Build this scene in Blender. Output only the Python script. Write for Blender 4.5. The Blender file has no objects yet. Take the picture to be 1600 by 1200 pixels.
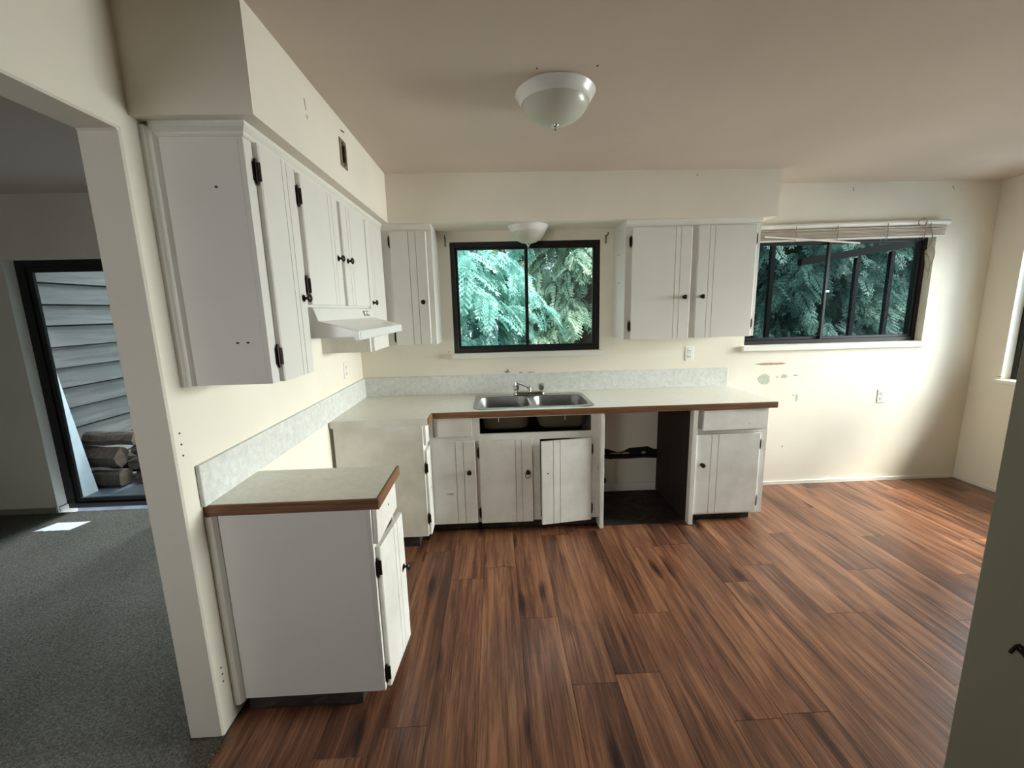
import bpy, bmesh, math, random
import numpy as np
from mathutils import Vector, Matrix

random.seed(7)
S = bpy.context.scene
COL = S.collection

# ------------------------------------------------------------------ camera, sky, sun, lights, exposure
def Vn(*a): return Vector(a)
CAM_F, PITCH, YAW, ROLL = 658.33, 10.0642, 2.1066, -1.4152
CAM_C = Vn(1.0961, -3.4741, 1.6029)
def make_camera():
    a, b, g = math.radians(YAW), math.radians(PITCH), math.radians(ROLL)
    F = Vn(math.sin(a)*math.cos(b), math.cos(a)*math.cos(b), -math.sin(b))
    R = Vn(math.cos(a), -math.sin(a), 0); U = R.cross(F)
    R2 = R*math.cos(g)+U*math.sin(g); U2 = -R*math.sin(g)+U*math.cos(g)
    cd = bpy.data.cameras.new('camera'); cam = bpy.data.objects.new('camera', cd); COL.objects.link(cam)
    cd.sensor_width = 36; cd.sensor_fit = 'HORIZONTAL'; cd.lens = CAM_F/1600*36; cd.clip_start = .02; cd.clip_end = 200
    M = Matrix((R2, U2, -F)).transposed().to_4x4(); M.translation = CAM_C
    cam.matrix_world = M; S.camera = cam
make_camera()
W = bpy.data.worlds.new('sky'); S.world = W; W.use_nodes = True
bg = W.node_tree.nodes['Background']; bg.inputs[0].default_value = (.72, .86, 1, 1); bg.inputs[1].default_value = 2.6
def lamp(name, kind, energy, color, loc, target, **kw):
    d = bpy.data.lights.new(name, kind); d.energy = energy; d.color = color
    for k, v in kw.items(): setattr(d, k, v)
    o = bpy.data.objects.new(name, d); COL.objects.link(o); o.location = loc
    o.rotation_euler = (Vector(target)-Vector(loc)).to_track_quat('-Z', 'Y').to_euler()
    return o
sd = Vn(-.51, .24, -.80)
lamp('sun', 'SUN', 6, (1, .93, .82), (9, -8, 12), Vn(9, -8, 12)+sd, angle=.22)
# daylight of the big window in the right-hand wall and of the living-room glass door, plus an unseen fill lamp added behind the camera
lamp('daylight_right', 'AREA', 225, (1, .985, .975), (7.4, -1.05, 2.2), (2.6, -.9, 1.1), shape='RECTANGLE', size=2.6, size_y=2.2, spread=math.radians(95))
lamp('daylight_right_high', 'AREA', 60, (.93, .965, 1), (7.3, -1.7, 4.4), (4.6, -.8, .6), shape='RECTANGLE', size=2.0, size_y=2.0, spread=math.radians(70))
lamp('fill_behind', 'AREA', 2.6, (1, .97, .92), (-.95, -6.3, 1.5), (1.0, 0, 1.1), shape='RECTANGLE', size=1.0, size_y=1.1, spread=math.radians(58))  # added fill lamp for the sides facing the camera
lamp('daylight_living', 'AREA', 95, (.84, .91, 1), (-2.3, 4.2, 4.3), (-2.0, -.6, .3), shape='RECTANGLE', size=1.6, size_y=1.6, spread=math.radians(80))
VS = S.view_settings
VS.view_transform = 'Standard'; VS.look = 'None'; VS.gamma = 1; VS.use_curve_mapping = False; VS.exposure = 0.58

# ------------------------------------------------------------------ materials
def srgb(r, g, b):
    f = lambda c: (c/255/12.92 if c/255 <= .04045 else ((c/255+.055)/1.055)**2.4)
    return (f(r), f(g), f(b), 1)
class NT:
    def __init__(s, name):
        s.m = bpy.data.materials.new(name); s.m.use_nodes = True; s.t = s.m.node_tree
        s.b = s.t.nodes['Principled BSDF']; s.out = s.t.nodes['Material Output']
    def n(s, kind, **kw):
        x = s.t.nodes.new('ShaderNode'+kind)
        for k, v in kw.items():
            if k.startswith('i_'):
                key = k[2:]; x.inputs[int(key) if key.isdigit() else key.replace('_', ' ')].default_value = v
            else: setattr(x, k, v)
        return x
    def l(s, a, b): s.t.links.new(a, b)
    def ramp(s, src, stops):
        r = s.n('ValToRGB'); e = r.color_ramp.elements
        e[0].position, e[0].color = stops[0]; e[1].position, e[1].color = stops[-1]
        for p, c in stops[1:-1]:
            q = e.new(p); q.color = c
        s.l(src, r.inputs[0]); return r.outputs[0]
    def coords(s, scale=(1, 1, 1), rnd=False, src='Object'):
        tc = s.n('TexCoord'); mp = s.n('Mapping'); mp.inputs['Scale'].default_value = scale
        s.l(tc.outputs[src], mp.inputs['Vector'])
        if rnd:
            oi = s.n('ObjectInfo'); mu = s.n('Math', operation='MULTIPLY'); mu.inputs[1].default_value = 37.0
            s.l(oi.outputs['Random'], mu.inputs[0]); s.l(mu.outputs[0], mp.inputs['Location'])
        return mp.outputs[0]
    def noise(s, vec, scale, detail=3, rough=.5, dist=0):
        x = s.n('TexNoise'); x.inputs['Scale'].default_value = scale; x.inputs['Detail'].default_value = detail
        x.inputs['Roughness'].default_value = rough; x.inputs['Distortion'].default_value = dist
        s.l(vec, x.inputs['Vector']); return x.outputs['Fac']
    def bump(s, h, strength=.2, dist=.002):
        b = s.n('Bump'); b.inputs['Strength'].default_value = strength; b.inputs['Distance'].default_value = dist
        s.l(h, b.inputs['Height']); s.l(b.outputs[0], s.b.inputs['Normal'])
def basic(name, c, rough=.5, metal=0, spec=.5, var=0, vscale=6, bump=0, bscale=200, bdist=.001, stops=None):
    t = NT(name); t.b.inputs['Roughness'].default_value = rough; t.b.inputs['Metallic'].default_value = metal
    t.b.inputs['Specular IOR Level'].default_value = spec
    t.b.inputs['Base Color'].default_value = c
    if var:
        f = t.noise(t.coords(), vscale, 4)
        d = tuple(x*(1-var) for x in c[:3])+(1,); u = tuple(min(1, x*(1+var*.5)) for x in c[:3])+(1,)
        t.l(t.ramp(f, [(.3, d), (.7, u)]), t.b.inputs['Base Color'])
    if bump: t.bump(t.noise(t.coords(), bscale, 2), bump, bdist)
    return t.m
M = {}
M['wall'] = basic('cream_wall_paint', srgb(239, 231, 215), .72, spec=.3, var=.05, vscale=2.2, bump=.12, bscale=160)
M['ceil'] = basic('ceiling_paint', srgb(214, 197, 182), .55, spec=.35, var=.05, vscale=1.3, bump=.1, bscale=120)
M['wallgrey'] = basic('shaded_wall_paint', srgb(150, 148, 132), .75, spec=.3, var=.05, vscale=2, bump=.12, bscale=160)  # wall paint darkened; the near wall's lack of light is in this colour
M['cab'] = basic('cabinet_paint', srgb(229, 226, 218), .42, spec=.4, var=.035, vscale=4, bump=.05, bscale=90)
def worn_cab():
    t = NT('worn_cabinet_paint'); co = t.coords()
    f = t.noise(co, 5, 5, .6); base = t.ramp(f, [(.3, srgb(212, 208, 198)), (.65, srgb(232, 229, 222))])
    g = t.noise(co, 23, 6, .75); mk = t.ramp(g, [(.27, (1, 1, 1, 1)), (.33, (0, 0, 0, 1))])
    mx = t.n('MixRGB'); t.l(mk, mx.inputs[0]); t.l(base, mx.inputs[1]); mx.inputs[2].default_value = srgb(150, 138, 118)
    t.l(mx.outputs[0], t.b.inputs['Base Color']); t.b.inputs['Roughness'].default_value = .48; return t.m
M['worn'] = worn_cab()
def laminate():
    t = NT('speckled_laminate'); co = t.coords()
    f = t.noise(co, 42, 5, .65); g = t.noise(co, 9, 3)
    a = t.ramp(f, [(.35, srgb(229, 225, 211)), (.5, srgb(234, 230, 218)), (.66, srgb(239, 236, 226))])
    b = t.ramp(g, [(.35, (.97, .97, .95, 1)), (.65, (1, 1, 1, 1))])
    mx = t.n('MixRGB', blend_type='MULTIPLY'); mx.inputs[0].default_value = 1; t.l(a, mx.inputs[1]); t.l(b, mx.inputs[2])
    t.l(mx.outputs[0], t.b.inputs['Base Color']); t.b.inputs['Roughness'].default_value = .33; return t.m
M['lam'] = laminate()
def splash():
    t = NT('mottled_backsplash'); co = t.coords()
    f = t.noise(co, 30, 5, .7, .6)
    a = t.ramp(f, [(.33, srgb(204, 207, 201)), (.5, srgb(218, 219, 213)), (.68, srgb(232, 231, 225))])
    t.l(a, t.b.inputs['Base Color']); t.b.inputs['Roughness'].default_value = .4; return t.m
M['splash'] = splash()
def wood(name, dark, mid, light, scale, rough=.45, rnd=False):
    t = NT(name); co = t.coords(scale, rnd)
    f = t.noise(co, 1, 6, .62, .8)
    t.l(t.ramp(f, [(.3, dark), (.48, mid), (.68, light)]), t.b.inputs['Base Color']); t.b.inputs['Roughness'].default_value = rough
    t.bump(f, .1, .001); return t.m
M['oak_x'] = wood('oak_edge_along_counter', srgb(78, 50, 30), srgb(118, 78, 47), srgb(146, 102, 64), (4, 150, 150))
M['oak_y'] = wood('oak_edge_across_counter', srgb(84, 54, 32), srgb(124, 83, 50), srgb(150, 106, 68), (150, 4, 150))
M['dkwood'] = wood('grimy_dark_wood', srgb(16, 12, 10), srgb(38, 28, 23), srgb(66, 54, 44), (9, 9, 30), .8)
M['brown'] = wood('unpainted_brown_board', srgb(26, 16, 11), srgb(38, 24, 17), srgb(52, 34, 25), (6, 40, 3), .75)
def plank():
    t = NT('red_brown_laminate_plank')
    a = t.noise(t.coords((24, 1.5, 1), True), 1, 4, .6, .6)
    b = t.noise(t.coords((130, 3, 1), True), 1, 5, .7, 1.0)
    w = t.noise(t.coords((5.5, .9, 1), True), 1, 2, .5, .4)
    kn = t.n('TexVoronoi'); kn.inputs['Scale'].default_value = 1; t.l(t.coords((8, 2.0, 1), True), kn.inputs['Vector'])
    oi = t.n('ObjectInfo')
    def mad(x, k, y):
        q = t.n('Math', operation='MULTIPLY_ADD'); t.l(x, q.inputs[0]); q.inputs[1].default_value = k
        if isinstance(y, float): q.inputs[2].default_value = y
        else: t.l(y, q.inputs[2])
        return q.outputs[0]
    f = t.noise(t.coords((210, 2.6, 1), True), 1, 3, .6, 1.6)
    ln = t.ramp(f, [(.30, (.22, .22, .22, 1)), (.44, (0, 0, 0, 1))])
    v = mad(a, .85, mad(b, .85, mad(w, .6, mad(oi.outputs['Random'], .07, -.67))))
    kk = t.ramp(kn.outputs['Distance'], [(.03, (.34, .34, .34, 1)), (.24, (0, 0, 0, 1))])
    m3 = t.n('Math', operation='SUBTRACT'); t.l(v, m3.inputs[0]); t.l(kk, m3.inputs[1])
    m4 = t.n('Math', operation='SUBTRACT'); t.l(m3.outputs[0], m4.inputs[0]); t.l(ln, m4.inputs[1])
    c = t.ramp(m4.outputs[0], [(.13, srgb(43, 26, 22)), (.34, srgb(82, 51, 38)), (.53, srgb(121, 80, 58)), (.77, srgb(160, 113, 83))])
    t.l(c, t.b.inputs['Base Color']); t.b.inputs['Roughness'].default_value = .31; t.b.inputs['Specular IOR Level'].default_value = .45
    t.bump(b, .05, .0006); return t.m
M['plank'] = plank()
M['joint'] = basic('dark_plank_joint', srgb(40, 24, 18), .8)
def carpet():
    t = NT('grey_carpet_pile'); co = t.coords()
    f = t.noise(co, 120, 4, .8); g = t.noise(co, 3, 3)
    a = t.ramp(f, [(.3, srgb(66, 63, 58)), (.5, srgb(106, 101, 93)), (.72, srgb(148, 142, 131))])
    b = t.ramp(g, [(.3, (.82, .82, .8, 1)), (.7, (1, 1, 1, 1))])
    mx = t.n('MixRGB', blend_type='MULTIPLY'); mx.inputs[0].default_value = 1; t.l(a, mx.inputs[1]); t.l(b, mx.inputs[2])
    t.l(mx.outputs[0], t.b.inputs['Base Color']); t.b.inputs['Roughness'].default_value = 1; t.b.inputs['Specular IOR Level'].default_value = .1
    t.bump(f, .9, .008); return t.m
M['carpet'] = carpet()
M['bronze'] = basic('oil_rubbed_bronze', srgb(44, 36, 31), .38, .75)
M['black'] = basic('black_window_frame', srgb(24, 22, 21), .42, .2)
M['chrome'] = basic('chrome', srgb(215, 215, 215), .1, 1)
M['steel'] = basic('brushed_steel', srgb(176, 176, 172), .27, 1, var=.06, vscale=12)
M['bowl'] = basic('darkened_bowl_steel', srgb(150, 150, 148), .42, 1, var=.08, vscale=14)  # steel darkened; the dim reflections inside the bowls are put into its colour
M['steelunder'] = basic('dull_sink_underside', srgb(96, 84, 66), .6, .4, var=.2, vscale=9)
M['white'] = basic('white_enamel', srgb(232, 230, 224), .25, spec=.5)
M['plastic'] = basic('white_plastic', srgb(236, 234, 226), .35)
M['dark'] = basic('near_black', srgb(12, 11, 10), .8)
M['trim'] = basic('white_trim_paint', srgb(236, 232, 222), .42, var=.03)
M['metalbox'] = basic('galvanised_box', srgb(150, 140, 122), .5, .5)
M['rust'] = basic('brown_box_inside', srgb(98, 62, 40), .8, var=.3, vscale=40)
def glassmat(name, tint, refl=.06, rough=.02):
    t = NT(name); t.t.nodes.remove(t.b)
    tr = t.n('BsdfTransparent'); tr.inputs[0].default_value = tint+(1,)
    gl = t.n('BsdfGlossy'); gl.inputs['Roughness'].default_value = rough
    fr = t.n('LayerWeight'); fr.inputs['Blend'].default_value = .07
    ma = t.n('Math', operation='ADD'); t.l(fr.outputs['Fresnel'], ma.inputs[0]); ma.inputs[1].default_value = refl
    mx = t.n('MixShader'); t.l(ma.outputs[0], mx.inputs[0]); t.l(tr.outputs[0], mx.inputs[1]); t.l(gl.outputs[0], mx.inputs[2])
    t.l(mx.outputs[0], t.out.inputs['Surface']); return t.m
M['glass'] = glassmat('clear_glass', (.93, .97, .96), .02)
M['glasstint'] = glassmat('dusty_screened_glass', (.68, .74, .74), .0)
M['glassteal'] = glassmat('teal_tinted_glass', (.90, .97, .96), .02)
def frosted():
    t = NT('frosted_lamp_glass'); t.b.inputs['Base Color'].default_value = srgb(226, 224, 208); t.b.inputs['Roughness'].default_value = .28
    t.b.inputs['Transmission Weight'].default_value = .25; t.b.inputs['Subsurface Weight'].default_value = 0; return t.m
M['frost'] = frosted()
M['siding'] = wood('weathered_grey_siding', srgb(88, 86, 84), srgb(107, 105, 103), srgb(124, 122, 120), (5, 1.5, 22), .85, True)
M['bark'] = basic('firewood_bark', srgb(62, 52, 46), .9, var=.6, vscale=22, bump=.6, bscale=40, bdist=.01)
M['cutwood'] = basic('firewood_cut_face', srgb(120, 104, 90), .85, var=.3, vscale=14, bump=.3, bscale=30, bdist=.005)
M['deck'] = basic('wet_concrete', srgb(112, 118, 128), .3, var=.45, vscale=7, bump=.5, bscale=12, bdist=.01)
M['sheet'] = basic('speckled_white_sheet', srgb(216, 224, 232), .5, var=.08, vscale=14)
M['paper'] = basic('white_paper', srgb(238, 238, 236), .7)
M['patch'] = basic('grey_green_filler', srgb(186, 192, 172), .8, var=.1, vscale=40)
M['scrape'] = basic('bare_tan_wall', srgb(178, 150, 122), .9, var=.2, vscale=50)
M['mark'] = basic('pencil_mark', srgb(60, 54, 50), .9)
M['ink'] = basic('black_marker', srgb(14, 13, 12), .7)
M['blind'] = wood('matchstick_blind', srgb(148, 132, 116), srgb(186, 170, 152), srgb(214, 200, 184), (4, 90, 90), .6)
M['cord'] = basic('beige_cord', srgb(150, 132, 112), .9)
M['soil'] = basic('forest_floor', srgb(70, 66, 52), 1, var=.4, vscale=3)
M['trunk'] = basic('cedar_bark', srgb(88, 70, 58), .9, var=.4, vscale=18, bump=.6, bscale=20, bdist=.02)
M['shed'] = basic('blue_shed_boards', srgb(120, 128, 196), .7, var=.1)
M['wood_patio'] = basic('dark_patio_timber', srgb(20, 19, 19), .85, spec=.1)
def leaf(name, c0, c1, c2):
    t = NT(name); f = t.noise(t.coords(), 3.5, 4, .7)
    c = t.ramp(f, [(.3, c0), (.5, c1), (.7, c2)]); t.l(c, t.b.inputs['Base Color'])
    t.b.inputs['Roughness'].default_value = .5; t.b.inputs['Specular IOR Level'].default_value = .4
    tl = t.n('BsdfTranslucent'); t.l(c, tl.inputs[0]); mx = t.n('MixShader'); mx.inputs[0].default_value = .3
    t.l(t.b.outputs[0], mx.inputs[1]); t.l(tl.outputs[0], mx.inputs[2]); t.l(mx.outputs[0], t.out.inputs['Surface']); return t.m
M['leafteal'] = leaf('teal_cedar_spray', srgb(88, 134, 126), srgb(140, 192, 180), srgb(206, 236, 226))
M['leafgreen'] = leaf('grey_green_cedar_spray', srgb(92, 116, 98), srgb(146, 172, 148), srgb(206, 222, 200))
M['leafdark'] = leaf('dark_cedar_spray', srgb(50, 74, 68), srgb(84, 116, 104), srgb(142, 172, 154))

# ------------------------------------------------------------------ mesh helpers
WO = {}
class MB:
    def __init__(s): s.v = []; s.f = []
    def add(s, vs, fs):
        k = len(s.v); s.v += [Vector(x) for x in vs]; s.f += [tuple(i+k for i in f) for f in fs]; return s
    def box(s, x0, x1, y0, y1, z0, z1):
        return s.add([(x, y, z) for z in (z0, z1) for x, y in ((x0, y0), (x1, y0), (x1, y1), (x0, y1))],
                     [(3, 2, 1, 0), (4, 5, 6, 7), (0, 1, 5, 4), (1, 2, 6, 5), (2, 3, 7, 6), (3, 0, 4, 7)])
    def prism(s, poly, fn0, fn1):
        n = len(poly)
        return s.add([fn0(*p) for p in poly]+[fn1(*p) for p in poly],
                     [tuple(range(n))[::-1], tuple(range(n, 2*n))]+[(i, (i+1) % n, n+(i+1) % n, n+i) for i in range(n)])
    def px(s, poly, a, b): return s.prism(poly, lambda y, z: (a, y, z), lambda y, z: (b, y, z))
    def py(s, poly, a, b): return s.prism(poly, lambda x, z: (x, a, z), lambda x, z: (x, b, z))
    def pz(s, poly, a, b): return s.prism(poly, lambda x, y: (x, y, a), lambda x, y: (x, y, b))
    def loft(s, loops, cap0=True, cap1=True):
        n = len(loops[0]); fs = []
        for k in range(len(loops)-1):
            for i in range(n):
                j = (i+1) % n; fs.append((k*n+i, k*n+j, (k+1)*n+j, (k+1)*n+i))
        if cap0: fs.append(tuple(range(n))[::-1])
        if cap1: fs.append(tuple(range((len(loops)-1)*n, len(loops)*n)))
        return s.add([p for l in loops for p in l], fs)
    def lathe(s, prof, c, axis=(0, 0, 1), n=24, cap=True):
        ax = Vector(axis).normalized(); u = ax.orthogonal().normalized(); w = ax.cross(u); c = Vector(c)
        return s.loft([[c+ax*h+(u*math.cos(2*math.pi*i/n)+w*math.sin(2*math.pi*i/n))*max(r, 1e-5) for i in range(n)] for r, h in prof], cap, cap)
    def tube(s, pts, r, n=8):
        pts = [Vector(p) for p in pts]; loops = []; pu = None
        for i, p in enumerate(pts):
            t = (pts[min(i+1, len(pts)-1)]-pts[max(i-1, 0)]).normalized()
            u = t.orthogonal().normalized() if pu is None else (pu-t*pu.dot(t)).normalized()
            pu = u; w = t.cross(u); rr = r[i] if isinstance(r, (list, tuple)) else r
            loops.append([p+(u*math.cos(2*math.pi*k/n)+w*math.sin(2*math.pi*k/n))*rr for k in range(n)])
        return s.loft(loops)
    def obox(s, o, U, V, Z, u0, u1, v0, v1, z0, z1):
        o, U, V, Z = map(Vector, (o, U, V, Z)); m = MB().box(u0, u1, v0, v1, z0, z1)
        return s.add([o+U*p.x+V*p.y+Z*p.z for p in m.v], m.f)
    def build(s, name, mat, parent=None, origin=None, smooth=False, bevel=0, seg=1, kind=None, label=None):
        if origin is None:
            if parent is not None: origin = WO[parent.name]
            else:
                xs = [p.x for p in s.v]; ys = [p.y for p in s.v]; zs = [p.z for p in s.v]
                origin = Vn((min(xs)+max(xs))/2, (min(ys)+max(ys))/2, min(zs))
        origin = Vector(origin); me = bpy.data.meshes.new(name)
        me.from_pydata([tuple(p-origin) for p in s.v], [], s.f)
        bm = bmesh.new(); bm.from_mesh(me); bmesh.ops.recalc_face_normals(bm, faces=bm.faces); bm.to_mesh(me); bm.free()
        me.materials.append(M[mat])
        if smooth:
            me.polygons.foreach_set('use_smooth', [True]*len(me.polygons))
            me.set_sharp_from_angle(angle=math.radians(40))
        o = bpy.data.objects.new(name, me); COL.objects.link(o); WO[o.name] = origin
        if parent is not None: o.parent = parent; o.location = origin-WO[parent.name]
        else: o.location = origin
        if bevel:
            b = o.modifiers.new('bevel', 'BEVEL'); b.width = bevel; b.segments = seg; b.limit_method = 'ANGLE'; b.angle_limit = math.radians(40)
        if kind: o['kind'] = kind
        if label: o['label'] = label
        return o
def tag(o, label, cat, group=None):
    o['label'] = label; o['category'] = cat
    if group: o['group'] = group
    return o
def thing(name, loc, label, cat, group=None):
    o = bpy.data.objects.new(name, None); COL.objects.link(o); o.location = loc; o.empty_display_size = .1
    WO[o.name] = Vector(loc); return tag(o, label, cat, group)
def copy_tree(o, parent=None):
    c = o.copy(); COL.objects.link(c); c.parent = parent; WO[c.name] = WO[o.name].copy()
    for ch in list(o.children): copy_tree(ch, c)
    return c
def wall_panel(a0, a1, z0, z1, b0, b1, holes, axis):
    """a slab along x or y with rectangular holes: one closed mesh"""
    A = sorted({a0, a1, *[h[0] for h in holes], *[h[1] for h in holes]}); Z = sorted({z0, z1, *[h[2] for h in holes], *[h[3] for h in holes]})
    solid = lambda i, j: 0 <= i < len(A)-1 and 0 <= j < len(Z)-1 and not any(h[0] <= (A[i]+A[i+1])/2 <= h[1] and h[2] <= (Z[j]+Z[j+1])/2 <= h[3] for h in holes)
    ids = {}; m = MB()
    def vid(i, j, b):
        if (i, j, b) not in ids:
            ids[(i, j, b)] = len(m.v); t = b1 if b else b0
            m.v.append(Vn(A[i], t, Z[j]) if axis == 'x' else Vn(t, A[i], Z[j]) if axis == 'y' else Vn(A[i], Z[j], t))
        return ids[(i, j, b)]
    for i in range(len(A)-1):
        for j in range(len(Z)-1):
            if not solid(i, j): continue
            for b in (0, 1): m.f.append((vid(i, j, b), vid(i+1, j, b), vid(i+1, j+1, b), vid(i, j+1, b)))
            for di, dj, p, q in ((-1, 0, (i, j), (i, j+1)), (1, 0, (i+1, j), (i+1, j+1)), (0, -1, (i, j), (i+1, j)), (0, 1, (i, j+1), (i+1, j+1))):
                if not solid(i+di, j+dj): m.f.append((vid(*p, 0), vid(*q, 0), vid(*q, 1), vid(*p, 1)))
    return m

# ------------------------------------------------------------------ room shell
ZC = 2.535
st = dict(kind='structure')
W1 = (.757, 1.957, 1.255, 2.132); W2 = (3.19, 4.745, 1.25, 2.13); D1 = (-2.64, -.7, 0, 2.07); W3 = (-1.95, -.222, .94, 2.12)
wall_back = wall_panel(-5.5, 5.35, -.06, ZC, 0, .16, [W1, W2, D1[:2]+(-.06,)+D1[3:]], 'x').build('wall_back', 'wall', **st)
wall_left = wall_panel(-6, 0, 0, ZC, -.128, 0, [(-6, -2.063, 0, 2.16)], 'y').build('wall_left', 'wall', bevel=.006, **st)
wall_right = wall_panel(-6, .16, 0, ZC, 5.232, 5.38, [W3], 'y').build('wall_right', 'wall', **st)
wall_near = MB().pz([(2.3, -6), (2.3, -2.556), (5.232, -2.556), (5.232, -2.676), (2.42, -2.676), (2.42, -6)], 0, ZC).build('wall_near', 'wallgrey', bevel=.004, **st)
wall_front = wall_panel(-5.5, 5.38, 0, ZC, -6.12, -6, [(-1.5, -.4, .9, 2.1)], 'x').build('wall_front', 'wall', **st)  # unseen opening added to let the fill lamp in
wall_living = MB().box(-5.62, -5.5, -6.12, .16, 0, ZC).build('wall_living', 'wall', **st)
ceiling = MB().box(-5.62, 5.38, -6.12, .16, ZC, ZC+.12).build('ceiling', 'ceil', **st)
MB().box(0, .373, -2.021, 0, 2.213, ZC).build('soffit_left', 'wall', **st)
MB().box(.373, 3.153, -.359, 0, 2.213, ZC).build('soffit_back', 'wall', **st)
floor = MB().box(0, 5.232, -6, 0, -.06, -.012).build('floor', 'joint', **st)
floor_living = MB().box(-5.5, 0, -6, 0, -.06, .004).build('floor_living', 'carpet', **st)
# trims at the foot of the walls
MB().box(3.06, 5.226, -.012, 0, 0, .028).build('baseboard_back', 'trim', **st)
MB().box(5.222, 5.232, -2.556, -.012, 0, .028).build('baseboard_right', 'trim', **st)
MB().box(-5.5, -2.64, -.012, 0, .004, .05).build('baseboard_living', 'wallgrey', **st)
# planks, each its own piece, joints recessed
ends = {0: -1.9, 1: -1.334, 2: -.95, 3: -2.065, 4: -1.155, 5: -1.05, 6: -1.51, 7: -.7, 8: -1.88, 9: -1.515, 10: -.9, 11: -2.105, 12: -1.3}
PL = 1.22; shared = {}
def plank_piece(x0, x1, y0, y1):
    key = (round(x1-x0, 3), round(y1-y0, 3))
    if key not in shared:
        w, l = key; g = .0004; me = bpy.data.meshes.new('plank')
        m = MB().box(g, w-g, g, l-g, -.012, 0)
        e = .0008
        m = MB(); top = [(g+e, g+e), (w-g-e, g+e), (w-g-e, l-g-e), (g+e, l-g-e)]; mid = [(g, g), (w-g, g), (w-g, l-g), (g, l-g)]
        m.loft([[Vn(*p, -.012) for p in mid], [Vn(*p, -.0012) for p in mid], [Vn(*p, 0) for p in top]])
        me.from_pydata([tuple(v) for v in m.v], [], m.f)
        bm = bmesh.new(); bm.from_mesh(me); bmesh.ops.recalc_face_normals(bm, faces=bm.faces); bm.to_mesh(me); bm.free()
        me.materials.append(M['plank']); shared[key] = me
    o = bpy.data.objects.new('plank', shared[key]); COL.objects.link(o); o.parent = floor
    o.location = Vn(x0, y0, 0)-WO[floor.name]
c = 0; x = -.02
while x < 5.23:
    x0, x1 = max(x, .001), min(x+.2, 5.23)
    yend = -.003 if x1 > 3.05 else (-.6 if 1.8 < x1 < 2.52 else -.565)
    if x1 < .7: yend = -.69
    e = ends.get(c, -.35-(c*.437) % 1.22)
    y = e-PL*3
    while y < yend:
        a, b = max(y, -3.6), min(y+PL, yend)
        if b-a > .02: plank_piece(x0, x1, a, b)
        y += PL
    x += .2; c += 1
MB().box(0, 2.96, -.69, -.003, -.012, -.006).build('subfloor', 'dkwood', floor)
# frayed carpet edge at the end of the partition
m = MB()
for i in range(160):
    y = random.uniform(-2.9, -2.05); x = random.gauss(0, .012); a = random.uniform(-.9, .9)
    L = random.uniform(.01, .04)
    m.tube([(x, y, .002), (x+L*.5*math.cos(a), y+L*.5*math.sin(a), .012), (x+L*math.cos(a), y+L*math.sin(a), .004)], .0016, 4)
m.build('frayed_edge', 'carpet', floor_living, kind='stuff')

# marks on the walls
def blob(cx, cz, rx, rz, seed, n=14, rough=.3):
    r = random.Random(seed)
    return [(cx+rx*math.cos(2*math.pi*i/n)*(1-rough*r.random()), cz+rz*math.sin(2*math.pi*i/n)*(1-rough*r.random())) for i in range(n)]
for i, (cx, cz, rx, rz, mt) in enumerate([(3.385, .957, .065, .055, 'patch'), (3.56, .98, .03, .022, 'patch'), (3.5, .975, .012, .01, 'patch'), (3.66, .985, .03, .006, 'scrape'),
        (3.435, 1.09, .15, .012, 'scrape'), (3.69, .79, .012, .04, 'patch'), (3.66, .81, .01, .012, 'patch'), (3.6, .35, .006, .01, 'scrape')]):
    MB().py(blob(cx, cz, rx, rz, i), -.0012, 0).build('wall_scuff', mt, wall_back)
for i, (cx, cz, rx, rz) in enumerate([(1.185, 1.09, .035, .012), (1.19, 1.1, .012, .022), (1.3, 1.083, .02, .006), (1.38, 1.082, .04, .006), (.71, 1.27, .006, .006)]):
    MB().py(blob(cx, cz, rx, rz, 40+i, rough=.6), -.002, 0).build('wall_chip', 'scrape', wall_back)
for (x, z) in ((3.99, 2.49), (3.995, 2.475), (4.82, 2.49), (4.83, 2.475), (4.5, 1.24)):
    MB().lathe([(.004, 0), (.004, .0015)], (x, -.0015, z), (0, 1, 0), 8).build('nail_hole', 'mark', wall_back)
for (x, y) in ((1.293, -1.63), (1.53, -1.645)):
    MB().lathe([(.004, 0), (.004, .0015)], (x, y, ZC-.0015), (0, 0, 1), 8).build('nail_hole', 'mark', ceiling)
MB().lathe([(.004, 0), (.004, .0015)], (2.55, -.3605, 2.5), (0, 1, 0), 8).build('nail_hole', 'mark', bpy.data.objects['soffit_back'])
for (y0, z0, y1, z1) in ((-1.615, 2.44, -1.607, 2.4), (-1.604, 2.385, -1.6, 2.37)):
    MB().tube([(.3735, y0, z0), (.3735, y1, z1)], .0012, 4).build('wall_scratch', 'mark', bpy.data.objects['soffit_left'])
for (y, z) in ((-2.03, 1.21), (-2.03, 1.17), (-2.03, 1.13), (-2.02, .27), (-2.018, .24), (-2.02, .21)):
    MB().lathe([(.0035, 0), (.0035, .0015)], (0, y, z), (1, 0, 0), 8).build('nail_hole', 'mark', wall_left)
MB().px([(-.235, .962), (-.2, .962), (-.2, .957), (-.235, .957)], 5.2305, 5.232).build('wall_scuff', 'scrape', wall_right)
# handwritten marker strokes near the edge of the close wall
m = MB()
def stroke(pts, r=.004):
    m.tube([(2.2995, y, z) for y, z in pts], r, 5)
stroke([(-2.645, .768), (-2.655, .795), (-2.662, .802)]); stroke([(-2.662, .802), (-2.672, .782), (-2.685, .765)]); stroke([(-2.657, .788), (-2.672, .783)])
stroke([(-2.69, .79), (-2.692, .766)]); stroke([(-2.69, .79), (-2.705, .785), (-2.695, .778), (-2.71, .764)])
m.build('marker_writing', 'ink', wall_near)

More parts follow.
